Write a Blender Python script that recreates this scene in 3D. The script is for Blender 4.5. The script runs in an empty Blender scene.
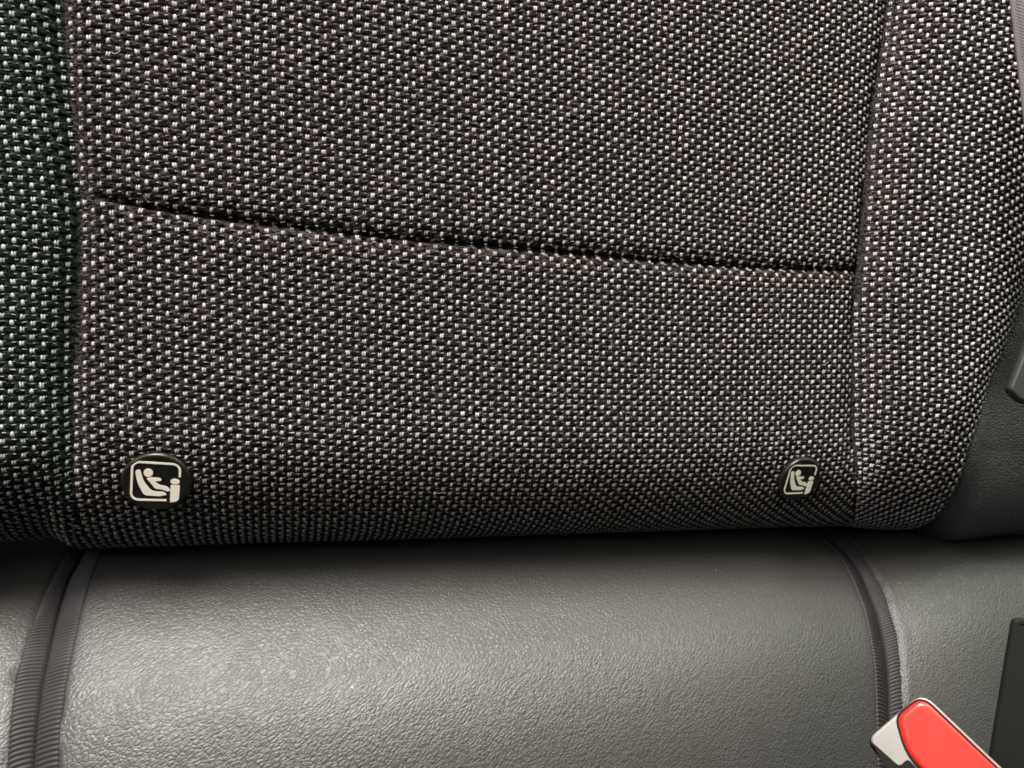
import bpy, math, random
import numpy as np
from mathutils import Matrix, Vector, noise as mnoise

random.seed(7); rng = np.random.default_rng(7)
scene = bpy.context.scene
rad = math.radians

# ------------------------------------------------------------------ frame of the seat
# (s, t, n): along the seat, up along the backrest, out of the backrest.  metres
REC = rad(25)
D = 0.321
def W(s, t, n):
    s, t, n = np.broadcast_arrays(np.asarray(s, float), np.asarray(t, float), np.asarray(n, float))
    return np.stack([s, t*math.sin(REC) - n*math.cos(REC), t*math.cos(REC) + n*math.sin(REC)], -1)
M3 = np.array([[1, 0, 0], [0, math.sin(REC), -math.cos(REC)], [0, math.cos(REC), math.sin(REC)]])
yaw, pit, rol = rad(17.0), rad(2.7), rad(2.54)
Zp = np.array([-math.sin(yaw)*math.cos(pit), math.sin(pit), math.cos(yaw)*math.cos(pit)])
X0 = np.cross([0, 1, 0], Zp); X0 /= np.linalg.norm(X0); Y0 = np.cross(Zp, X0)
Xp = math.cos(rol)*X0 + math.sin(rol)*Y0; Yp = -math.sin(rol)*X0 + math.cos(rol)*Y0
CAMR = np.array([M3 @ Xp, M3 @ Yp, M3 @ Zp])          # rows: camera axes in world
CAMO = M3 @ (Zp*D)
FPX = 769.0
cam_d = bpy.data.cameras.new('camera'); cam = bpy.data.objects.new('camera', cam_d)
scene.collection.objects.link(cam); scene.camera = cam
cam_d.sensor_width = 36; cam_d.lens = FPX/1024*36; cam_d.clip_start = 0.01; cam_d.clip_end = 50
mw = Matrix.Identity(4)
for r in range(3):
    for c in range(3): mw[r][c] = CAMR[c][r]
    mw[r][3] = CAMO[r]
cam.matrix_world = mw

# ------------------------------------------------------------------ light
scene.cycles.filter_width = 1.75
scene.view_settings.view_transform = 'Standard'; scene.view_settings.look = 'None'
scene.view_settings.exposure = 0.0; scene.view_settings.gamma = 1
world = bpy.data.worlds.new('World'); scene.world = world; world.use_nodes = True
bg = world.node_tree.nodes['Background']; bg.inputs[0].default_value = (0.80, 0.90, 0.84, 1); bg.inputs[1].default_value = 0.065
def area(name, loc, target, sx, sy, power, col):
    l = bpy.data.lights.new(name, 'AREA'); l.shape = 'RECTANGLE'; l.size = sx; l.size_y = sy
    l.energy = power; l.color = col
    o = bpy.data.objects.new(name, l); scene.collection.objects.link(o)
    o.location = loc; o.rotation_euler = (Vector(target) - Vector(loc)).to_track_quat('-Z', 'Y').to_euler()
    return o
C0 = (0, -0.03, -0.03)
area('overhead_light', (-0.15, -0.02, 0.88), C0, 0.8, 0.36, 4.5, (1.0, 0.965, 0.94))  # lamp added overhead: grazes the backrest, leaves its lower roll dark
area('leather_sheen_light', (-0.24, 0.15, 0.98), C0, 0.80, 0.48, 60.0, (1.0, 0.945, 0.88))  # lamp added high above the backrest to make the leather highlight
area('rear_side_window_light', (0.75, 0.20, 0.80), C0, 0.35, 0.30, 9.0, (0.92, 1.0, 0.86))
area('left_window_light', (-0.95, -0.30, 0.62), C0, 0.5, 0.40, 5.5, (1.0, 0.93, 0.93))
area('right_window_light', (1.15, -0.30, 0.60), C0, 0.5, 0.40, 1.6, (0.90, 1.0, 0.90))
area('windscreen_light', (-0.05, -0.80, 1.05), C0, 1.2, 0.4, 1.9, (1.0, 0.98, 0.97))

# ------------------------------------------------------------------ helpers
def proj(P):
    v = (P - CAMO) @ CAMR.T
    return np.stack([512 - FPX*v[..., 0]/v[..., 2], 384 + FPX*v[..., 1]/v[..., 2]], -1)
def unproj(px, py, surf, a0=0.0, b0=-0.02, it=40):
    """parameters (a, b) at which a surface is seen at a pixel"""
    px = np.atleast_1d(np.asarray(px, float)); py = np.atleast_1d(np.asarray(py, float))
    a = np.full(px.shape, a0); b = np.full(px.shape, b0); e = 1e-5
    tgt = np.stack([px, py], -1)
    for _ in range(it):
        q = proj(surf(a, b)); qa = (proj(surf(a+e, b)) - q)/e; qb = (proj(surf(a, b+e)) - q)/e
        r = tgt - q; det = qa[..., 0]*qb[..., 1] - qa[..., 1]*qb[..., 0]
        det = np.where(abs(det) < 1e-3, 1e-3, det)
        da = (r[..., 0]*qb[..., 1] - r[..., 1]*qb[..., 0])/det
        db = (qa[..., 0]*r[..., 1] - qa[..., 1]*r[..., 0])/det
        a = a + np.clip(da, -.03, .03)*.8; b = b + np.clip(db, -.015, .015)*.8
    return a, b
def atpix(px, py, z):
    """world point at a pixel and a distance z along the camera axis"""
    v = np.array([(px-512)/FPX*z, -(py-384)/FPX*z, -z])
    return CAMO + CAMR.T @ v
def mesh_obj(name, V, F, mat, parent=None, smooth=True, col=None):
    me = bpy.data.meshes.new(name)
    V = np.asarray(V, np.float32); F = np.asarray(F, np.int32)
    n = F.shape[1]
    me.vertices.add(len(V)); me.vertices.foreach_set('co', V.ravel())
    me.loops.add(F.size); me.loops.foreach_set('vertex_index', F.ravel())
    me.polygons.add(len(F)); me.polygons.foreach_set('loop_start', np.arange(0, F.size, n, dtype=np.int32))
    me.polygons.foreach_set('loop_total', np.full(len(F), n, np.int32))
    me.polygons.foreach_set('use_smooth', np.full(len(F), smooth))
    me.update(calc_edges=True); me.validate()
    if col is not None:
        at = me.color_attributes.new('Col', 'FLOAT_COLOR', 'POINT')
        c = np.ones((len(V), 4), np.float32); c[:, :3] = col; at.data.foreach_set('color', c.ravel())
    me.materials.append(mat)
    o = bpy.data.objects.new(name, me); scene.collection.objects.link(o)
    if parent:
        o.parent = parent; o.matrix_parent_inverse = PINV(parent)
    return o
def wmat(p):
    return p.matrix_basis.copy() if p.parent is None else wmat(p.parent) @ p.matrix_parent_inverse @ p.matrix_basis
def PINV(p): return wmat(p).inverted()
def empty(name, loc):
    o = bpy.data.objects.new(name, None); scene.collection.objects.link(o); o.location = loc
    o.empty_display_size = .02
    return o
def grid(nu, nv):
    i = np.arange(nu*nv).reshape(nu, nv)
    return np.stack([i[:-1, :-1], i[1:, :-1], i[1:, 1:], i[:-1, 1:]], -1).reshape(-1, 4)
def sm(x, a, b):
    x = np.clip((x-a)/(b-a), 0, 1); return x*x*(3-2*x)

# ------------------------------------------------------------------ materials
def mat(name, base=(.5, .5, .5), rough=.5, spec=.5, metal=0, coat=0, sheen=0):
    m = bpy.data.materials.new(name); m.use_nodes = True
    b = m.node_tree.nodes['Principled BSDF']
    b.inputs['Base Color'].default_value = (*base, 1); b.inputs['Roughness'].default_value = rough
    b.inputs['Specular IOR Level'].default_value = spec; b.inputs['Metallic'].default_value = metal
    b.inputs['Coat Weight'].default_value = coat
    b.inputs['Sheen Weight'].default_value = sheen
    return m, m.node_tree, b
def N(nt, typ, **kw):
    n = nt.nodes.new(typ)
    for k, v in kw.items():
        if k in n.inputs: n.inputs[k].default_value = v
        else: setattr(n, k, v)
    return n
def mapping(nt, scale, rot=(0, 0, 0)):
    tc = N(nt, 'ShaderNodeTexCoord'); mp = N(nt, 'ShaderNodeMapping')
    mp.inputs['Scale'].default_value = scale; mp.inputs['Rotation'].default_value = rot
    nt.links.new(tc.outputs['Object'], mp.inputs['Vector']); return mp

def make_yarn():
    m, nt, b = mat('woven_yarn', rough=.9, spec=.0)
    at = N(nt, 'ShaderNodeAttribute', attribute_name='Col')
    mp = mapping(nt, (1, 1, 1)); no = N(nt, 'ShaderNodeTexNoise', Scale=2600.0, Detail=2.0)
    nt.links.new(mp.outputs[0], no.inputs['Vector'])
    rp = N(nt, 'ShaderNodeMapRange'); rp.inputs[1].default_value = .25; rp.inputs[2].default_value = .75
    rp.inputs[3].default_value = .55; rp.inputs[4].default_value = 1.3
    nt.links.new(no.outputs[0], rp.inputs[0])
    mx = N(nt, 'ShaderNodeVectorMath', operation='SCALE')
    nt.links.new(at.outputs['Color'], mx.inputs[0]); nt.links.new(rp.outputs[0], mx.inputs['Scale'])
    nt.links.new(mx.outputs[0], b.inputs['Base Color'])
    bp = N(nt, 'ShaderNodeBump', Strength=.5, Distance=.0002)
    nt.links.new(no.outputs[0], bp.inputs['Height']); nt.links.new(bp.outputs[0], b.inputs['Normal'])
    return m
def make_cloth(name, c0, c1):
    """ground of the fabric: fine dark weft with pale fibres running along it"""
    m, nt, b = mat(name, rough=.95, spec=.0)
    mp = mapping(nt, (420, 1500, 1500), (0, 0, 0))
    no = N(nt, 'ShaderNodeTexNoise', Scale=1.0, Detail=3.0, Roughness=.6)
    nt.links.new(mp.outputs[0], no.inputs['Vector'])
    cr = N(nt, 'ShaderNodeValToRGB'); cr.color_ramp.elements[0].position = .42; cr.color_ramp.elements[1].position = .66
    cr.color_ramp.elements[0].color = (*c0, 1); cr.color_ramp.elements[1].color = (*c1, 1)
    nt.links.new(no.outputs[0], cr.inputs[0]); nt.links.new(cr.outputs[0], b.inputs['Base Color'])
    bp = N(nt, 'ShaderNodeBump', Strength=.8, Distance=.0004)
    nt.links.new(no.outputs[0], bp.inputs['Height']); nt.links.new(bp.outputs[0], b.inputs['Normal'])
    return m
def make_leather(name, base, rough, grain=620.0, strength=.55, crease=(0, 0, rad(35)), spec=.5, crease_amt=.55):
    m, nt, b = mat(name, base, rough, spec)
    L = nt.links.new
    tc = N(nt, 'ShaderNodeTexCoord')
    warp = N(nt, 'ShaderNodeTexNoise', Scale=160.0, Detail=2.0)
    L(tc.outputs['Object'], warp.inputs['Vector'])
    sub = N(nt, 'ShaderNodeVectorMath', operation='SUBTRACT'); sub.inputs[1].default_value = (.5, .5, .5)
    L(warp.outputs['Color'], sub.inputs[0])
    sc = N(nt, 'ShaderNodeVectorMath', operation='SCALE'); sc.inputs['Scale'].default_value = .0022
    L(sub.outputs[0], sc.inputs[0])
    ad = N(nt, 'ShaderNodeVectorMath', operation='ADD'); L(tc.outputs['Object'], ad.inputs[0]); L(sc.outputs[0], ad.inputs[1])
    mp = N(nt, 'ShaderNodeMapping'); mp.inputs['Rotation'].default_value = crease; mp.inputs['Scale'].default_value = (.62, 1.0, .9)
    mp.vector_type = 'TEXTURE'; mp.inputs['Scale'].default_value = (1.75, 1.0, 1.15)
    L(ad.outputs[0], mp.inputs['Vector'])
    v1 = N(nt, 'ShaderNodeTexVoronoi', feature='DISTANCE_TO_EDGE', Scale=grain)
    v2 = N(nt, 'ShaderNodeTexVoronoi', feature='SMOOTH_F1', Scale=grain*1.9); v2.inputs['Smoothness'].default_value = .6
    L(mp.outputs[0], v1.inputs['Vector']); L(ad.outputs[0], v2.inputs['Vector'])
    r1 = N(nt, 'ShaderNodeMapRange', interpolation_type='SMOOTHSTEP'); r1.inputs[1].default_value = 0; r1.inputs[2].default_value = .26
    L(v1.outputs['Distance'], r1.inputs[0])
    big = N(nt, 'ShaderNodeTexNoise', Scale=55.0, Detail=3.0); L(tc.outputs['Object'], big.inputs['Vector'])
    rb = N(nt, 'ShaderNodeMapRange'); rb.inputs[1].default_value = .3; rb.inputs[2].default_value = .7
    rb.inputs[3].default_value = .45; rb.inputs[4].default_value = 1.15; L(big.outputs[0], rb.inputs[0])
    mul = N(nt, 'ShaderNodeMath', operation='MULTIPLY'); L(r1.outputs[0], mul.inputs[0]); L(rb.outputs[0], mul.inputs[1])
    mad = N(nt, 'ShaderNodeMath', operation='MULTIPLY_ADD'); mad.inputs[1].default_value = -.3
    L(v2.outputs['Distance'], mad.inputs[0]); L(mul.outputs[0], mad.inputs[2])
    m2 = N(nt, 'ShaderNodeMapping'); m2.vector_type = 'TEXTURE'; m2.inputs['Rotation'].default_value = (0, 0, rad(42)); m2.inputs['Scale'].default_value = (4.5, 1.0, 1.6)
    L(ad.outputs[0], m2.inputs['Vector'])
    cn = N(nt, 'ShaderNodeTexNoise', Scale=430.0, Detail=2.0, Roughness=.55); L(m2.outputs[0], cn.inputs['Vector'])
    c1 = N(nt, 'ShaderNodeMath', operation='SUBTRACT'); c1.inputs[1].default_value = .5; L(cn.outputs[0], c1.inputs[0])
    c2 = N(nt, 'ShaderNodeMath', operation='ABSOLUTE'); L(c1.outputs[0], c2.inputs[0])
    c3 = N(nt, 'ShaderNodeMapRange', interpolation_type='SMOOTHSTEP'); c3.inputs[1].default_value = 0; c3.inputs[2].default_value = .075; c3.inputs[4].default_value = crease_amt
    L(c2.outputs[0], c3.inputs[0])
    ac = N(nt, 'ShaderNodeMath', operation='ADD'); L(mad.outputs[0], ac.inputs[0]); L(c3.outputs[0], ac.inputs[1]); mad = ac
    bp = N(nt, 'ShaderNodeBump', Strength=strength, Distance=.0006)
    L(mad.outputs[0], bp.inputs['Height']); L(bp.outputs[0], b.inputs['Normal'])
    # worn sheen: slow variation of gloss, specks of dust
    rr = N(nt, 'ShaderNodeMapRange'); rr.inputs[1].default_value = .3; rr.inputs[2].default_value = .7
    rr.inputs[3].default_value = rough-.015; rr.inputs[4].default_value = rough+.02
    L(big.outputs[0], rr.inputs[0]); L(rr.outputs[0], b.inputs['Roughness'])
    ds = N(nt, 'ShaderNodeTexVoronoi', feature='F1', Scale=95.0); L(tc.outputs['Object'], ds.inputs['Vector'])
    dr = N(nt, 'ShaderNodeMapRange'); dr.inputs[1].default_value = .045; dr.inputs[2].default_value = .02
    L(ds.outputs['Distance'], dr.inputs[0])
    sel = N(nt, 'ShaderNodeMath', operation='GREATER_THAN'); sel.inputs[1].default_value = .93
    sx = N(nt, 'ShaderNodeSeparateColor'); L(ds.outputs['Color'], sx.inputs[0]); L(sx.outputs[0], sel.inputs[0])
    dm = N(nt, 'ShaderNodeMath', operation='MULTIPLY'); L(dr.outputs[0], dm.inputs[0]); L(sel.outputs[0], dm.inputs[1])
    mx = N(nt, 'ShaderNodeMix', data_type='RGBA'); mx.inputs['A'].default_value = (*base, 1); mx.inputs['B'].default_value = (.35, .34, .3, 1)
    L(dm.outputs[0], mx.inputs['Factor']); L(mx.outputs['Result'], b.inputs['Base Color'])
    return m
def make_plastic(name, base, rough, bump=.08, scale=2500.0, spec=.5):
    m, nt, b = mat(name, base, rough, spec)
    mp = mapping(nt, (1, 1, 1)); no = N(nt, 'ShaderNodeTexNoise', Scale=scale, Detail=2.0)
    nt.links.new(mp.outputs[0], no.inputs['Vector'])
    bp = N(nt, 'ShaderNodeBump', Strength=bump, Distance=.0002)
    nt.links.new(no.outputs[0], bp.inputs['Height']); nt.links.new(bp.outputs[0], b.inputs['Normal'])
    n2 = N(nt, 'ShaderNodeTexNoise', Scale=120.0, Detail=4.0); nt.links.new(mp.outputs[0], n2.inputs['Vector'])
    rr = N(nt, 'ShaderNodeMapRange'); rr.inputs[3].default_value = rough*.8; rr.inputs[4].default_value = rough*1.2
    nt.links.new(n2.outputs[0], rr.inputs[0]); nt.links.new(rr.outputs[0], b.inputs['Roughness'])
    return m
YARN = make_yarn()
CLOTH = make_cloth('fabric_ground', (.0035, .0028, .0028), (.060, .052, .050))
CLOTH_SHADED = make_cloth('shaded_fabric_ground', (.0025, .0035, .003), (.030, .038, .032))  # left bolster ground: dim green window light put into the colour
LEATHER = make_leather('grey_black_leather', (.028, .027, .0245), .50, grain=800.0, strength=.31)
LEATHER_S = make_leather('bolster_leather', (.030, .033, .030), .50, grain=760.0, strength=.5, crease=(0, rad(-15), 0), spec=.5, crease_amt=.2)
TAPE = make_plastic('binding_tape_black', (.019, .0175, .018), .52, .12, 1800.0, spec=.20)
BUTTON = make_plastic('button_black_plastic', (.010, .010, .008), .28, .05, spec=.3)
PRINT, _, _ = mat('pictogram_cream', (.90, .83, .70), .5)
RED = make_plastic('buckle_red_plastic', (.55, .014, .007), .32, .05)
CHROME = make_plastic('buckle_satin_grey', (.23, .22, .205), .38, .05); CHROME.node_tree.nodes['Principled BSDF'].inputs['Metallic'].default_value = .55
DARK = make_plastic('slot_black', (.008, .007, .007), .8, .05, spec=.08)
BLACK = make_plastic('black_grained_plastic', (.004, .0045, .004), .65, .2, spec=.10)
GREY = make_plastic('dark_grey_plastic', (.018, .018, .0175), .55, .15, spec=.25)
WEB, wnt, wb = mat('belt_webbing', (.16, .145, .148), .6, .2)

# ------------------------------------------------------------------ backrest surface
R0, T0, PHMAX = 0.057, -0.0195, rad(168)
def base_surf(s, t, n):
    """lower edge of the backrest rolls under"""
    ph = np.clip((T0 - t)/R0, 0, None)
    tt = np.where(t < T0, T0 - R0*np.sin(ph), t) + n*np.where(t < T0, -np.sin(ph), 0)
    nn = np.where(t < T0, -R0*(1-np.cos(ph)), 0) + n*np.cos(ph)
    return W(s, tt, nn)
def curve(pts, nn):
    """pixel polyline -> (t sorted, s) on the surface at height nn"""
    p = np.array(pts, float)
    s, t = unproj(p[:, 0], p[:, 1], lambda a, b: base_surf(a, b, nn))
    o = np.argsort(t); return t[o], s[o]
def ext(t, T, S):
    r = np.interp(t, T, S)
    k0 = (S[1]-S[0])/(T[1]-T[0]); r = np.where(t < T[0], S[0] + k0*.6*np.maximum(t-T[0], -.03), r)
    k = (S[-1]-S[-2])/(T[-1]-T[-2]); return np.where(t > T[-1], S[-1] + k*.6*(t-T[-1]), r)
TL, SL = curve([(63, -12), (65, 40), (68, 80), (72, 120), (77, 170), (80, 210), (80, 250), (77, 300), (75, 345), (73, 390), (74, 440), (75, 490), (76, 512), (77, 528)], -.003)
TR, SR = curve([(892, -10), (886, 40), (880, 75), (874, 112), (870, 150), (867, 192), (862, 245), (858, 285), (856, 330), (856, 384), (855, 430), (851, 480), (850, 500), (849, 518)], -.003)
TB, SB = curve([(1075, 160), (1050, 205), (1027, 262), (1018, 292), (1005, 334), (994, 362), (985, 385), (977, 415), (963, 450), (956, 481), (947, 501), (939, 514)], .002)
def sl(t): return ext(t, TL, SL)
def sr(t): return ext(t, TR, SR)
def sb(t): return np.minimum(ext(t, TB, SB), .275)
hp = np.array([(66, 190), (80, 195), (100, 198.5), (128, 204), (170, 211), (256, 222.5), (330, 231.5), (400, 237.5), (455, 243), (512, 248), (600, 256.5), (680, 263), (768, 267), (850, 269), (866, 269.5)], float)
hs, ht = unproj(hp[:, 0], hp[:, 1], lambda a, b: base_surf(a, b, -.002))
_hp = np.polyfit(hs, ht, 4)
def th(s): return np.polyval(_hp, np.clip(s, -.175, .185))
_c = rng.normal(size=(14, 5))
def soft(s, t):
    r = 0
    for i in range(14):
        r = r + _c[i, 0]*np.sin(s*(20+22*abs(_c[i, 1])) + t*(30*_c[i, 2]) + 6*_c[i, 3])
    return r/14
def nh(s, t):
    """height of the upholstery over the flat backrest"""
    a, b, e = sl(t), sr(t), sb(t)
    mid = (s > a) & (s < b)
    dl = np.minimum(abs(s-a), .5); dr = abs(s-b)
    g = lambda d, w: np.exp(-(d/w)**2)
    lowf = sm(t, -.052, -.018)
    n_mid = -.0042*g(dl, .0050)*lowf - .0025*g(dr, .0050)*lowf - .0030*np.exp(-np.abs(s-b)/.016)*lowf
    dh = abs(t-th(s)); fade = sm(s, a+.001, a+.02)*1.0
    n_mid = n_mid - (.0024*g(dh, .0010) + .0016*g(dh, .0045)*(1+.35*np.sin(s*620+2*np.sin(s*90))))*fade
    w = s-b; U = np.clip(w/np.maximum(e-b, .01), 0, 2)
    low = sm(t, -.065, .01)                                   # bolster dies out downwards
    H = .005 + .017*low
    rise = 1-np.exp(-np.maximum(w, 0)/.040)
    fall = np.where(U > .55, ((U-.55)/.45)**2, 0)*.62
    n_r = -.0055*lowf*g(dr, .0090) + H*rise - (H*.9+.004)*fall*low
    n_r = np.where(U > 1, np.minimum(n_r, 0) - .0, n_r)
    n_rl = -.0055*lowf*g(dr, .0090) + H*(1-np.exp(-(e-b)/.040)) - (H*.9+.004)*.62*low - .006*(1-np.exp(-np.maximum(s-e, 0)/.022)) + (.012*sm(s, e, e+.02))*sm(t, -.025, -.075) - .0022*g(s-e, .003)
    n_r = np.where(s > e, n_rl, n_r - .0022*g(s-e, .003))
    wl = a-s
    n_l = -.0042*lowf*g(dl, .0045) + .0035*(1-np.exp(-np.maximum(wl, 0)/.012)) - .007*sm(t, -.025, -.080)*sm(wl, 0, .012)
    n = np.where(mid, n_mid, np.where(s >= b, n_r, n_l))
    return n + .0006*soft(s, t)
def PB(s, t): return base_surf(s, t, nh(s, t))
TTOP, TBOT = .215, T0 - R0*PHMAX

back = empty('backrest', tuple(W(0, -.08, -.03)))
back['label'] = 'dark melange woven fabric backrest of the car rear seat, above the leather cushion'
back['category'] = 'backrest'
def panel(name, fs0, fs1, ft0, ft1, mt, nu, nv, off=0.0, label=None, vmap=lambda v: v):
    u = np.linspace(0, 1, nu)[:, None]; v = vmap(np.linspace(0, 1, nv))[None, :]; u = .5-.5*np.cos(np.pi*u)
    t = np.full((nu, nv), .05); s = np.full((nu, nv), 0.)
    for _ in range(6):
        s = fs0(t)*(1-u) + fs1(t)*u
        t = ft0(s)*(1-v) + ft1(s)*v
    P = base_surf(s, t, nh(s, t) + off)
    o = mesh_obj(name, P.reshape(-1, 3), grid(nu, nv), mt, back)
    if label: o['label'] = label
    return o
K = lambda c: (lambda x: np.full(np.shape(x), float(c)))
EDGE = -.29
pu = panel('fabric_panel', sl, sr, th, K(TTOP), CLOTH, 240, 130, label='upper centre fabric panel above the cross seam', vmap=lambda v: v**1.8)
pl = panel('fabric_panel', sl, sr, K(TBOT), th, CLOTH, 240, 150, label='lower centre fabric panel with the two round buttons', vmap=lambda v: 1-(1-v)**1.5)
bl = panel('side_bolster', K(EDGE), sl, K(TBOT), K(TTOP), CLOTH_SHADED, 60, 240, label='fabric bolster at the left, dim green window light put into its colour')
br = panel('side_bolster', sr, sb, K(TBOT), K(TTOP), CLOTH, 80, 240, label='fabric bolster at the right, curving away to smooth leather')
lp = panel('leather_side', sb, K(.36), K(TBOT), K(TTOP), LEATHER_S, 60, 240, label='smooth dark green grey leather flank at the right')

# ---- woven yarns, every float of yarn real geometry
def ellipsoid(nu, nv):
    th_ = np.linspace(0, 2*math.pi, nu, endpoint=False); ph = np.linspace(0, math.pi/2*1.12, nv)
    V = [(0, 0, 1.)]
    for p in ph[1:]:
        for q in th_: V.append((math.sin(p)*math.cos(q), math.sin(p)*math.sin(q), math.cos(p)))
    F = []
    for i in range(nu): F.append((0, 1+i, 1+(i+1) % nu))
    for r in range(nv-2):
        for i in range(nu):
            a = 1+r*nu+i; b = 1+r*nu+(i+1) % nu; c = a+nu; d = b+nu
            F += [(a, c, d), (a, d, b)]
    return np.array(V), np.array(F)
EV, EF = ellipsoid(8, 4)
EV2, EF2 = ellipsoid(7, 3)
A = np.array([.01927, -.0004])*D; B = np.array([.00031, -.01485])*D
def weave(name, parent, inside, warpf, tone, dark, srange, trange, a=A, b=B, bright=1.0):
    ni = int((srange[1]-srange[0])/a[0]) + 4; nj = int((trange[1]-trange[0])/-b[1]) + 6
    i = np.arange(-2, ni); j = np.arange(-3, nj)
    I, J = np.meshgrid(i, j, indexing='ij'); I = I.ravel().astype(float); J = J.ravel().astype(float)
    I = np.concatenate([I, I+.5]); J = np.concatenate([J, J+.5])
    s = srange[0] + I*a[0] + J*b[0]; t = trange[1] + I*a[1] + J*b[1]
    s, t = warpf(s, t)
    # weave is never quite regular: whole rows and columns wander
    s = s + .00022*soft(s*2.1+3, t*1.3) + rng.normal(0, .00006, s.shape)
    t = t + .00022*soft(s*1.7, t*2.3+5) + rng.normal(0, .00005, s.shape)
    k = inside(s, t); s, t = s[k], t[k]; n = len(s)
    P = PB(s, t); e = 2e-4
    es = (PB(s+e, t)-P)/e; et = (PB(s, t+e)-P)/e
    ls = np.linalg.norm(es, axis=1, keepdims=True)
    es /= np.minimum(ls, 1.9); et /= np.minimum(np.linalg.norm(et, axis=1, keepdims=True), 99.)
    nr = np.cross(es, et); nr /= np.linalg.norm(nr, axis=1, keepdims=True)
    sx = np.linalg.norm(a)/.00619; sy = np.linalg.norm(b)/.00477
    Vs, Fs, Cs = [], [], []; base = 0
    def add(cx, cy, rx, ry, rz, ang, col, EVx, EFx, lift=0, sel=None):
        nonlocal base
        idx = np.arange(n) if sel is None else np.where(sel)[0]; m = len(idx)
        f = lambda v: (np.broadcast_to(np.asarray(v, float), (n,))[idx])[:, None]
        cx, cy, rx, ry, rz, ang = f(cx)*sx, f(cy)*sy, f(rx)*sx, f(ry)*sy, f(rz), f(ang)
        x, y, z = EVx[:, 0][None], EVx[:, 1][None], EVx[:, 2][None]
        X = rx*x; Y = ry*y
        lx = cx + X*np.cos(ang) - Y*np.sin(ang); ly = cy + X*np.sin(ang) + Y*np.cos(ang)
        lz = rz*z + lift
        V = P[idx][:, None] + lx[..., None]*es[idx][:, None] + ly[..., None]*et[idx][:, None] + lz[..., None]*nr[idx][:, None]
        Vs.append(V.reshape(-1, 3))
        Fs.append((EFx[None] + (base + np.arange(m)*len(EVx))[:, None, None]).reshape(-1, 3)); base += m*len(EVx)
        c = np.asarray(col, float)
        c = np.broadcast_to(c, (n, 3))[idx]
        Cs.append(np.repeat(c, len(EVx), 0))
    mm = 1e-3
    R = lambda sd, sh=None: rng.normal(0, sd, n)
    bright_v = np.clip(1+R(.11), .6, 1.3)[:, None]*np.asarray(tone)[None]*bright
    twin = rng.random(n) < .62
    jx, jy = R(.04*mm), R(.05*mm)
    tilt = R(.09) + .06
    # dark weft floats
    dk = np.clip(1+R(.3), .4, 2)[:, None]*np.asarray(dark)[None]
    add(2.45*mm+jx, -.42*mm+jy, (1.62+R(.10))*mm, (.74+R(.05))*mm, .45*mm, R(.05)+.02, dk, EV, EF, -.05*mm)
    # warp nubs: one or two bright strands
    add(jx-.40*mm, jy-.02*mm, (.43+R(.04))*mm, (1.12+R(.09))*mm, .62*mm, tilt, bright_v*np.clip(1+R(.12), .6, 1.3)[:, None], EV, EF, 0, twin)
    add(jx+.38*mm, jy+.06*mm, (.42+R(.04))*mm, (1.12+R(.09))*mm, .60*mm, tilt-.06, bright_v*np.clip(.92+R(.12), .6, 1.3)[:, None], EV, EF, 0, twin)
    add(jx, jy, (.68+R(.05))*mm, (1.15+R(.09))*mm, .68*mm, tilt, bright_v, EV, EF, 0, ~twin)
    # the strand leaving the nub to the upper right
    add(.95*mm+jx, .78*mm+jy, (.75+R(.12))*mm, .26*mm, .42*mm, .22+R(.15), bright_v*.34, EV2, EF2)
    # short pale dash below the nub
    add(.52*mm+R(.15*mm), -1.86*mm+R(.08*mm), (.82+R(.18))*mm, (.25+R(.03))*mm, .46*mm, R(.10), bright_v*np.clip(.62+R(.2), .15, 1.0)[:, None], EV2, EF2, .02*mm)
    # thin mid-grey fibres of the ground
    for q in range(3):
        add(R(1.6*mm), R(1.2*mm), (1.0+R(.2))*mm, .11*mm, .30*mm, R(.22), bright_v*np.clip(.10+R(.06), .02, .3)[:, None], EV2, EF2)
    V = np.concatenate(Vs); F = np.concatenate(Fs); Cc = np.clip(np.concatenate(Cs), 0, .9)
    o = mesh_obj(name, V, F, YARN, parent, True, Cc)
    o['kind'] = 'stuff'
    return o
G = .0012
def w_up(s, t): return s, t
def w_lo(s, t): return s, t + .072*s*s/D*1.0
_w = np.linspace(0, .2, 2000); _h = .022/.040*np.exp(-_w/.040) + 2*.0055*_w/.009**2*np.exp(-(_w/.009)**2)
_arc = np.concatenate([[0], np.cumsum(np.sqrt(1+_h**2)[:-1]*np.diff(_w))])
def w_r(s, t):
    w = s - .150 - .01
    return sr(t) + np.where(w > 0, np.interp(w, _arc, _w), w), t - .06*(s-.17) + .002*np.sin((s-.17)*40)
def w_l(s, t):  return s + sl(t) - sl(.05), t + .15*(s+.17)*sm(t, -.02, .14) - .20*(s+.17)*sm(t, -.0, -.07)*-1
cream = (.268, .250, .236); green = (.305, .325, .290)  # green holds the tinted window light painted into the left bolster yarn
lim = TBOT + .045
weave('woven_yarn', pu, lambda s, t: (s > sl(t)+G*.4) & (s < sr(t)-G) & (t > th(s)+G*.35) & (t < TTOP-.002), w_up, cream, (.0065, .0046, .0048), (-.19, .20), (-.02, TTOP))
weave('woven_yarn', pl, lambda s, t: (s > sl(t)+G*.4) & (s < sr(t)-G*(.1+.9*sm(t, -.05, -.02))) & (t < th(s)-G*.05) & (t > lim), w_lo, cream, (.0065, .0046, .0048), (-.19, .20), (lim-.01, .10))
weave('woven_yarn', bl, lambda s, t: (s < sl(t)-G*.6) & (s > EDGE+.002) & (t > lim) & (t < TTOP-.002), w_l, green, (.003, .0048, .004), (-.30, -.14), (lim-.02, TTOP+.03), bright=.74)  # shade of the left bolster put into its yarn colours
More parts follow.
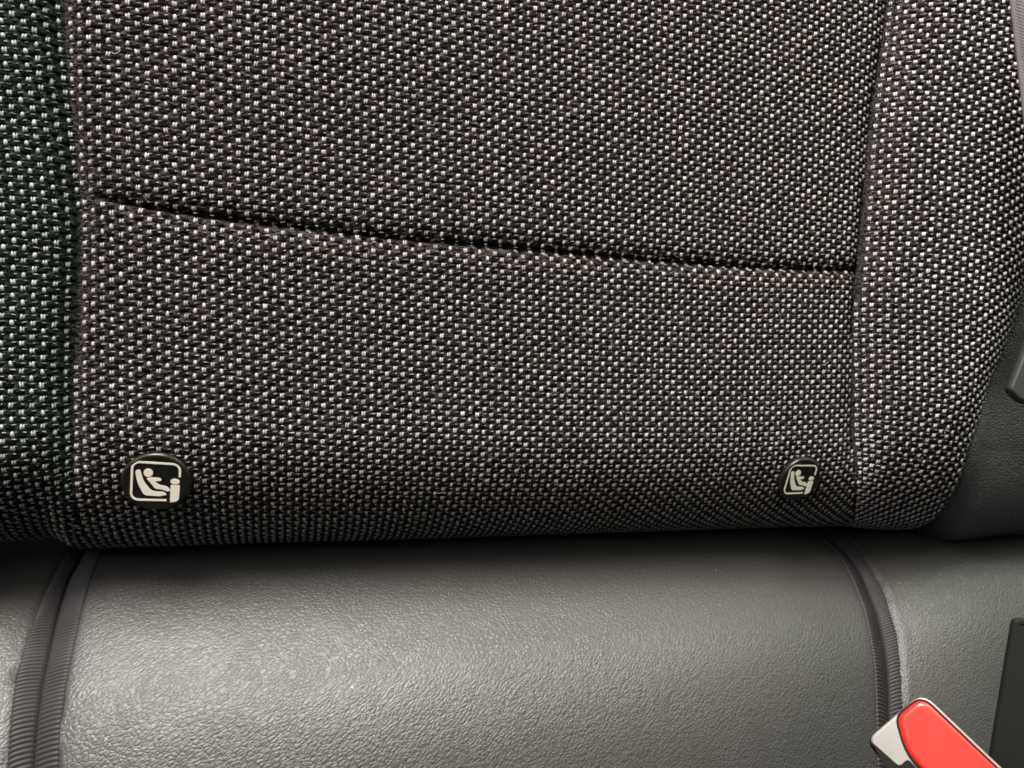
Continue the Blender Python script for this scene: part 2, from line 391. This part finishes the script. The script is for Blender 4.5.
weave('woven_yarn', br, lambda s, t: (s > sr(t)+G*(.05+.7*sm(t, -.05, -.02))) & (s < sb(t)-G*.6) & (t > lim) & (t < TTOP-.002), w_r, (.315,.296,.286), (.006, .0048, .0048), (.150, .34), (lim-.02, TTOP+.03), a=A*1.13, b=B*1.03, bright=1.08)

# ---- lint and stray fibres caught on the cloth
def lint(name, parent, m, srange, trange, length, col):
    V, F, C_ = [], [], []; base = 0
    for _ in range(m):
        s0 = rng.uniform(*srange); t0 = rng.uniform(*trange); a0 = rng.uniform(0, 6.28); ln = rng.uniform(*length)
        k = 9; cur = rng.normal(0, 1.6); ss, tt = [s0], [t0]
        for i in range(k-1):
            a0 += cur/k + rng.normal(0, .15); ss.append(ss[-1]+math.cos(a0)*ln/k); tt.append(tt[-1]+math.sin(a0)*ln/k)
        ss, tt = np.array(ss), np.array(tt)
        P = base_surf(ss, tt, nh(ss, tt) + .0009 + .0005*np.sin(np.linspace(0, 3.14, k)))
        d = np.gradient(P, axis=0); d /= np.linalg.norm(d, axis=1, keepdims=True)
        n1 = np.cross(d, [.3, -.9, .4]); n1 /= np.linalg.norm(n1, axis=1, keepdims=True); n2 = np.cross(d, n1)
        r_ = rng.uniform(.00003, .00006)
        for i in range(k):
            for q in range(3):
                V.append(P[i] + r_*(math.cos(q*2.094)*n1[i] + math.sin(q*2.094)*n2[i]))
        for i in range(k-1):
            for q in range(3): F.append((base+i*3+q, base+i*3+(q+1) % 3, base+(i+1)*3+(q+1) % 3, base+(i+1)*3+q))
        base += k*3; C_ += [np.array(col)*rng.uniform(.4, 1)]*(k*3)
    o = mesh_obj(name, V, F, YARN, parent, True, np.array(C_)); o['kind'] = 'stuff'
lint('lint_fibres', pu, 70, (-.16, .165), (.0, .16), (.0012, .0050), (.45, .44, .42))
lint('lint_fibres', pl, 80, (-.16, .165), (-.06, .03), (.0012, .0055), (.45, .44, .42))
lint('lint_fibres', br, 30, (.175, .22), (-.05, .15), (.0012, .0040), (.45, .44, .42))

# foam core closing the back of the upholstery
core_s = np.linspace(EDGE, .36, 40)[:, None]; core_t = np.linspace(TBOT, TTOP, 60)[None, :]
cs, ct = np.broadcast_arrays(core_s, core_t)
front = base_surf(cs, ct, nh(cs, ct) - .012)
core = mesh_obj('foam_core', front.reshape(-1, 3), grid(40, 60), DARK, back)
sol = core.modifiers.new('thickness', 'SOLIDIFY'); sol.thickness = .004; sol.offset = -1

# ------------------------------------------------------------------ cushion surface
GY, GZ = W(0, -.076, -.066)[1:] + np.array([0, .004])
def zprof(Fv):
    Fc = np.clip(Fv, -.015, .20)
    return .17*Fc - 1.95*Fc**2 - 6.5*np.maximum(Fc-.080, 0)**2
def cush(s, Fv, h=0.0):
    return np.stack(np.broadcast_arrays(s, GY - Fv, GZ + zprof(Fv) + h), -1)
c0 = lambda a, b: cush(a, b, 0.0)
cl = lambda a, b: cush(a, b, -.0035)                      # depth of the left and right seams
cr = lambda a, b: cush(a, b, -.0080 - .0075*sm(b, .05, .13))
def path(pts):
    p = np.array(pts, float); s, f = unproj(p[:, 0], p[:, 1], cr if p[0, 0] > 500 else cl, 0, .05, 80)
    o = np.argsort(f); return f[o], s[o]
LLp = path([(62, 552), (50, 577), (40, 600), (32, 621), (23, 648), (15, 676), (10, 713), (6, 768), (4, 800)])
LCp = path([(80, 552), (67, 576), (58, 605), (50, 638), (41, 681), (35, 726), (32, 768), (31, 800)])
LRp = path([(104, 552), (94, 576), (86, 600), (82, 618), (72, 663), (65, 701), (61, 735), (60, 768), (60, 800)])
RLp = path([(822, 541), (832, 550), (840, 560), (850, 576), (856, 590), (863, 608), (870, 638), (875, 663), (878, 713), (880, 768), (881, 800)])
RCp = path([(838, 541), (848, 550), (857, 560), (866, 576), (872, 590), (880, 608), (888, 638), (892, 663), (894, 701), (896, 768), (897, 800)])
RRp = path([(850, 541), (861, 552), (869, 564), (878, 578), (885, 592), (891, 608), (899, 633), (903, 663), (905, 693), (908, 768), (909, 800)])
def ev(p, f):
    f0, s0 = p
    r = np.interp(f, f0, s0)
    k0 = (s0[1]-s0[0])/(f0[1]-f0[0]); k1 = (s0[-1]-s0[-2])/(f0[-1]-f0[-2])
    return np.where(f < f0[0], s0[0]+k0*(f-f0[0])*.5, np.where(f > f0[-1], s0[-1]+k1*(f-f0[-1])*.5, r))
def hc(s, f):
    """padding of the cushion: puffed panels, sunk seams"""
    l, r = ev(LCp, f), ev(RCp, f)
    h = -.0030*np.exp(-((s-l)/.0085)**2) - .0028*np.exp(-((s-r)/.0080)**2)
    h = h + .0009*np.exp(-((s-ev(RRp, f)-.0022)/.0022)**2)
    h = h - .0030*np.exp(-np.abs(s-l)/.03) - .0095*np.exp(-np.abs(s-r)/.032)
    h = h - .012*sm(s, l+.005, l-.03)*sm(f, .065, .0)      # side panel drops into the gap
    h = h - .011*np.exp(-((s-r)/.055)**2)*sm(f, .05, .13)
    h = h - .016*sm(s, r+.01, r+.10)*sm(f, .045, .13)
    h = h + .0009*soft(s*.7+1, f*1.3+2)
    return h
FB, FF = -.075, .195
cushion = empty('seat_cushion', tuple(W(0, -.17, .0)))
cushion['label'] = 'smooth dark grey leather seat cushion bound with ribbed black tape, below the fabric backrest'
cushion['category'] = 'seat cushion'
def cpanel(name, a, b, nu, nv, label):
    u = np.linspace(0, 1, nu)[:, None]; f = np.broadcast_to(np.linspace(FB, FF, nv)[None, :], (nu, nv))
    s = a(f)*(1-u) + b(f)*u
    under = ((s > ev(LLp, f)+.0012) & (s < ev(LRp, f)-.0012)) | ((s > ev(RLp, f)+.0010) & (s < ev(RRp, f)-.0010))
    P = cush(s, f, hc(s, f) - .0022*under)
    o = mesh_obj(name, P.reshape(-1, 3), grid(nu, nv)[:, ::-1], LEATHER, cushion)
    sd = o.modifiers.new('thickness', 'SOLIDIFY'); sd.thickness = .002; sd.offset = -1
    o['label'] = label
    return o
cpanel('leather_panel', lambda f: ev(LCp, f), lambda f: ev(RCp, f), 260, 150, 'wide centre leather panel with a pale sheen')
cpanel('leather_panel', K(-.31), lambda f: ev(LCp, f), 60, 150, 'leather panel left of the wide ribbed tape')
cpanel('leather_panel', lambda f: ev(RCp, f), K(.42), 110, 150, 'leather panel right of the narrow ribbed tape')
def tape(name, pa, pb, pitch, slant, height, label):
    fs = np.arange(FB+.004, .20, pitch/8); nu = 15
    f = np.broadcast_to(fs[None, :], (nu, len(fs))); u = np.broadcast_to(np.linspace(0, 1, nu)[:, None], f.shape)
    f2 = f + slant*(u-.5)
    s = ev(pa, f2)*(1-u) + ev(pb, f2)*u
    arch = np.sin(np.pi*np.clip(u, 0, 1))**.32
    rib = np.abs(np.sin(np.pi*f/pitch + .12*np.sin(f*300)))**.55
    wob = .00006*rng.normal(size=(1, len(fs)))
    h = hc(s, f2) + height*arch + (rib-.6)*.0009*np.minimum(arch*1.3, 1) - .0012*(1-arch) + .0003
    P = cush(s, f2, h)
    o = mesh_obj(name, P.reshape(-1, 3), grid(nu, len(fs))[:, ::-1], TAPE, cushion)
    o['label'] = label
    return o
tape('binding_tape', LLp, LCp, .00150, -.0030, .0008, 'left band of the wide ribbed tape at the left seam')
tape('binding_tape', LCp, LRp, .00150, .0000, .0006, 'right band of the wide ribbed tape at the left seam')
tape('binding_tape', RLp, RCp, .00135, .0000, .0009, 'left band of the narrow ribbed tape at the right seam')
tape('binding_tape', RCp, RRp, .00135, .0006, .0009, 'thin right band of the narrow ribbed tape at the right seam')

# ------------------------------------------------------------------ anchor buttons
def ngon_prism(name, poly, z0, z1, fr, mt, parent, bev=.0):
    """outline extruded between two heights in the frame fr = (origin, ex, ey, ez)"""
    o_, ex, ey, ez = fr
    me = bpy.data.meshes.new(name); n = len(poly)
    V = [tuple(o_ + ex*x + ey*y + ez*z0) for x, y in poly]
    V += [tuple(o_ + ex*x + ey*y + ez*(z1-bev)) for x, y in poly]
    F = [tuple(reversed(range(n)))] + [(i, (i+1) % n, n+(i+1) % n, n+i) for i in range(n)]
    if bev:
        p = np.array(poly); d = np.roll(p, -1, 0)-np.roll(p, 1, 0); nn = np.stack([d[:, 1], -d[:, 0]], -1)
        nn /= np.maximum(np.linalg.norm(nn, axis=1, keepdims=True), 1e-9)
        q1 = p - nn*bev*.35; q2 = p - nn*bev
        V += [tuple(o_ + ex*x + ey*y + ez*(z1-bev*.35)) for x, y in q1]
        V += [tuple(o_ + ex*x + ey*y + ez*z1) for x, y in q2]
        for k in (1, 2):
            F += [(k*n+i, k*n+(i+1) % n, (k+1)*n+(i+1) % n, (k+1)*n+i) for i in range(n)]
        F.append(tuple(range(3*n, 4*n)))
    else: F.append(tuple(range(n, 2*n)))
    me.from_pydata(V, [], F); me.validate(); me.update()
    if bev:
        for p_ in me.polygons:
            p_.use_smooth = len(p_.vertices) == 4
    me.materials.append(mt); o = bpy.data.objects.new(name, me); scene.collection.objects.link(o)
    if parent: o.parent = parent; o.matrix_parent_inverse = PINV(parent)
    return o
def rpoly(poly, r, k=6):
    """polygon (ccw) with rounded corners"""
    out = []; n = len(poly)
    rs = r if hasattr(r, '__len__') else [r]*n
    for i in range(n):
        p0, p, p1 = (np.array(poly[(i+j) % n], float) for j in (-1, 0, 1))
        a = (p0-p)/np.linalg.norm(p0-p); b = (p1-p)/np.linalg.norm(p1-p)
        rr = min(rs[i], .45*np.linalg.norm(p0-p), .45*np.linalg.norm(p1-p))
        A0, B0 = p+a*rr, p+b*rr
        for q in np.linspace(0, 1, k):
            out.append(tuple((1-q)**2*A0 + 2*q*(1-q)*p + q*q*B0))
    return out
def stroke(pts, w):
    """closed outline of a line with width w"""
    p = np.array(pts, float); d = np.gradient(p, axis=0); d /= np.linalg.norm(d, axis=1, keepdims=True)
    nn = np.stack([-d[:, 1], d[:, 0]], -1)*w/2
    cap0 = [tuple(p[0] + w/2*np.array([-math.cos(a)*d[0][0] - math.sin(a)*d[0][1]*-1, -math.cos(a)*d[0][1] - math.sin(a)*d[0][0]])) for a in ()]
    return p-nn, p+nn
def ribbon(name, pts, w, z0, z1, fr, mt, parent):
    a, b = stroke(pts, w); o_, ex, ey, ez = fr; n = len(a)
    V = []
    for z in (z0, z1):
        for q in (a, b): V += [o_ + ex*x + ey*y + ez*z for x, y in q]
    V = np.array(V); F = []
    for i in range(n-1):
        F += [(2*n+i, 2*n+i+1, 3*n+i+1, 3*n+i), (i, i+1, 2*n+i+1, 2*n+i), (n+i, 3*n+i, 3*n+i+1, n+i+1)]
    return mesh_obj(name, V, F, mt, parent, False)
def circle(cx, cy, rx, ry=None, k=28):
    ry = ry or rx
    return [(cx+rx*math.cos(a), cy+ry*math.sin(a)) for a in np.linspace(0, 2*math.pi, k, endpoint=False)]
def anchor_button(px, py, rx, ry, label, spin=0.0, scale=1.0, tilt=0.0):
    s, t = unproj([px], [py], PB, 0, -.03, 80); s, t = float(s[0]), float(t[0])
    ph = max((T0-t)/R0, 0) + tilt
    ex = np.array([math.cos(spin), 0, 0]); 
    ez = M3 @ np.array([0, -math.sin(ph), math.cos(ph)]); ex = np.array([1., 0, 0]); ey = np.cross(ez, ex)
    ex, ey = ex*math.cos(spin)+ey*math.sin(spin), ey*math.cos(spin)-ex*math.sin(spin)
    o_ = base_surf(np.array(s), np.array(t), np.array(0.)) 
    root = empty('anchor_button', tuple(o_)); fr = (np.array(o_), ex, ey, ez)
    root['label'] = label; root['category'] = 'button'; root['group'] = 'round child seat anchor buttons'
    mm = .001
    # lathe: domed rim round a shallow flat face
    prof = [(0, 2.25), (.80, 2.25), (.86, 2.32), (.93, 2.38), (.975, 2.15), (1.0, 1.6), (1.0, -.8), (.9, -1.5)]
    k = 72; V = [o_ + ez*prof[0][1]*mm]; F = []
    for r_, z in prof[1:]:
        for a in np.linspace(0, 2*math.pi, k, endpoint=False):
            V.append(o_ + ex*rx*r_*math.cos(a) + ey*ry*r_*math.sin(a) + ez*z*mm)
    F3 = [(0, 1+i, 1+(i+1) % k) for i in range(k)]
    F4 = [(1+r*k+i, 1+(r+1)*k+i, 1+(r+1)*k+(i+1) % k, 1+r*k+(i+1) % k) for r in range(len(prof)-2) for i in range(k)]
    me = bpy.data.meshes.new('cap'); me.from_pydata([tuple(v) for v in V], [], F3+F4); me.update()
    for p_ in me.polygons: p_.use_smooth = True
    me.materials.append(BUTTON); o = bpy.data.objects.new('cap', me); scene.collection.objects.link(o)
    o.parent = root; o.matrix_parent_inverse = PINV(root)
    # pictogram, in a frame 100 wide and 88 high; unit in metres
    ux = rx*1.42/100*scale; uy = ry*1.40/88*scale
    T = lambda pts: [((x-50)*ux, (43.5-y)*uy) for x, y in pts]
    z0, z1 = 2.26*mm, 2.36*mm
    fl = []
    def arc(cx, cy, r, a0, a1):
        for a in np.linspace(a0, a1, 8): fl.append((cx+r*math.cos(a), cy+r*math.sin(a)))
    fl.append((97, 30)); arc(82, 16, 15, 0, -math.pi/2); arc(17, 14, 15, -math.pi/2, -math.pi)
    arc(16, 68, 15, math.pi, math.pi/2); fl.append((72, 83))
    fl2 = [fl[0]]
    for q in fl[1:]:
        m_ = np.hypot(q[0]-fl2[-1][0], q[1]-fl2[-1][1])
        if m_ > .5: fl2.append(q)
    ribbon('pictogram_frame', T(fl2), 4.6*ux, z0, z1, fr, PRINT, root)
    ccw = lambda p: p if sum(p[i][0]*p[(i+1) % len(p)][1]-p[(i+1) % len(p)][0]*p[i][1] for i in range(len(p))) > 0 else p[::-1]
    seat = rpoly([(8, 18), (18, 15), (25, 41), (42, 63), (66, 64), (73, 70), (60, 74), (27, 73), (13, 46)], [6, 6, 9, 8, 5, 4, 5, 8, 12])
    ngon_prism('pictogram_seat', ccw(T(seat)), z0, z1, fr, PRINT, root)
    ngon_prism('pictogram_head', ccw(T(circle(34, 22, 9.2))), z0, z1, fr, PRINT, root)
    body = rpoly([(30, 34), (38, 32), (59, 33), (61, 39), (47, 41), (58, 49), (72, 51), (80, 60), (74, 63), (61, 58), (49, 58), (40, 46)], [4, 3, 3, 3, 3, 5, 6, 3, 3, 5, 6, 8])
    ngon_prism('pictogram_body', ccw(T(body)), z0, z1, fr, PRINT, root)
    ngon_prism('pictogram_anchor', ccw(T(circle(88, 40, 9.5, 6.2))), z0, z1, fr, PRINT, root)
    post = rpoly([(79, 48), (98, 48), (97, 84), (79, 88)], [2, 2, 8, 2])
    ngon_prism('pictogram_anchor', ccw(T(post)), z0, z1, fr, PRINT, root)
    return root
anchor_button(157, 480, .0120, .0115, 'larger round black button with a cream child seat pictogram, near the left seam', spin=rad(-2.5), tilt=-.08)
anchor_button(797.5, 477.5, .0109, .0114, 'smaller slanting round black button with a cream child seat pictogram, near the right seam', spin=rad(1.5), tilt=-.05)

# ------------------------------------------------------------------ red buckle
def cam_frame(px, py, z, nx, ny):
    """origin at a pixel and distance; frame facing the camera, leaned by nx, ny"""
    o_ = atpix(px, py, z)
    ez = CAMR.T @ np.array([nx, ny, 1.0]); ez /= np.linalg.norm(ez)
    ex = CAMR.T @ np.array([1., 0, 0]); ex -= ez*(ex @ ez); ex /= np.linalg.norm(ex); ey = np.cross(ez, ex)
    return (o_, ex, ey, ez)
def onplane(fr, px, py):
    o_, ex, ey, ez = fr
    d = CAMR.T @ np.array([(px-512)/FPX, -(py-384)/FPX, -1.]); k = ((o_-CAMO) @ ez)/(d @ ez); P = CAMO + d*k - o_
    return (P @ ex, P @ ey)
def shape(fr, pts, r, k=7):
    q = [onplane(fr, *p) for p in pts]
    ar = sum(q[i][0]*q[(i+1) % len(q)][1]-q[(i+1) % len(q)][0]*q[i][1] for i in range(len(q)))
    if ar < 0:
        q = q[::-1]
        if hasattr(r, '__len__'): r = r[::-1]
    return rpoly(q, r, k)
fr = cam_frame(930, 740, .222, -.46, .50)
bk = empty('seat_belt_buckle', tuple(fr[0] - fr[3]*.02))
bk['label'] = 'seat belt buckle with a red release button and satin grey face, lying on the cushion'
bk['category'] = 'belt buckle'
o = ngon_prism('housing', shape(fr, [(866, 740), (922, 691.5), (1075, 838), (985, 880)], [.0030, .0042, .006, .006]), -.016, 0, fr, BLACK, bk, bev=.0008); o['label'] = 'black plastic shell'
zt = .0002
o = ngon_prism('face_plate', shape(fr, [(867.3, 739.5), (922, 692.5), (1073, 836), (984, 878)], [.0028, .0040, .006, .006]), -.004, .0012, fr, CHROME, bk, bev=.0006); o['label'] = 'satin grey face plate'
ngon_prism('button_gap', shape(fr, [(894.0, 716.5), (921.5, 694.8), (1066, 833), (1000, 850), (905.5, 757)], [.0028, .0036, .004, .004, .006]), .0008, .00135, fr, DARK, bk)
o = ngon_prism('release_button', shape(fr, [(896.0, 717.8), (921.2, 697.0), (1063, 832), (1003, 849), (907.0, 756)], [.0026, .0034, .004, .004, .006]), .0005, .0024, fr, RED, bk, bev=.0013)
ngon_prism('tongue_slot', shape(fr, [(871.5, 742.5), (874, 744), (899.5, 766.5), (907.5, 758.5), (925, 778), (905, 800)], [.0004, .0008, .0012, .0012, .001, .001]), .0008, .00145, fr, DARK, bk)
# stalk that carries the buckle, running down to the cushion outside the picture
stalk = shape(fr, [(1000, 840), (1060, 826), (1150, 930), (1090, 975)], .002)
ngon_prism('stalk', stalk, -.013, -.005, fr, BLACK, bk, bev=.001)

# ------------------------------------------------------------------ black buckle at the right
fr = cam_frame(1015, 700, .235, -.68, .36)
bb = empty('black_belt_buckle', tuple(fr[0] - fr[3]*.02))
bb['label'] = 'plain black plastic belt buckle standing at the right edge of the cushion'
bb['category'] = 'belt buckle'
ngon_prism('housing', shape(fr, [(1011, 616.5), (1062, 622), (1072, 830), (976, 830)], [.0022, .004, .006, .006]), -.026, 0, fr, BLACK, bb, bev=.0013)
ngon_prism('tongue_slot', shape(fr, [(1019, 620.0), (1056, 624), (1056, 627), (1019, 623.4)], .0002), .0001, .0004, fr, DARK, bb)
# ------------------------------------------------------------------ seat belt at the right edge
sbt = empty('seat_belt', tuple(atpix(1040, 200, .34)))
sbt['label'] = 'pale grey webbing seat belt with a dark plastic tongue along the right edge'
sbt['category'] = 'seat belt'
pth = [(1006, -60), (1010.5, 0), (1017.5, 60), (1023.5, 112), (1031, 180), (1038, 260), (1044, 330), (1047, 380)]
zz = [.318, .322, .327, .331, .336, .342, .347, .350]
L0 = np.array([atpix(p[0], p[1], z) for p, z in zip(pth, zz)])
q = np.linspace(0, len(pth)-1, 900); L0 = np.stack([np.interp(q, range(len(pth)), L0[:, i]) for i in range(3)], -1)
wd = CAMR.T @ np.array([math.cos(.15), -.10, -math.sin(.35)]); wd /= np.linalg.norm(wd)
nu = 15; uu = np.linspace(0, .046, nu)
dl_ = np.concatenate([[0], np.cumsum(np.linalg.norm(np.diff(L0, axis=0), axis=1))])
nrm = np.cross(wd, L0[-1]-L0[0]); nrm /= np.linalg.norm(nrm); nrm *= np.sign(nrm @ (CAMO-L0[0]))
hgt = .00022*np.cos(dl_*2*math.pi/.00135)
V = L0[None] + uu[:, None, None]*wd + (hgt[None, :]*np.where(np.arange(nu) % 2, 1, -.6)[:, None])[..., None]*nrm
wv = mesh_obj('webbing', V.reshape(-1, 3), grid(nu, 900), WEB, sbt)
sd = wv.modifiers.new('thickness', 'SOLIDIFY'); sd.thickness = .0012; sd.offset = 0
fr = cam_frame(1030, 370, .318, -.2, .1)
ngon_prism('belt_tongue', shape(fr, [(1030, 338), (1009.5, 389), (1022, 402), (1095, 412), (1098, 338)], [.003, .0018, .003, .004, .004]), -.006, 0, fr, GREY, sbt, bev=.0012)
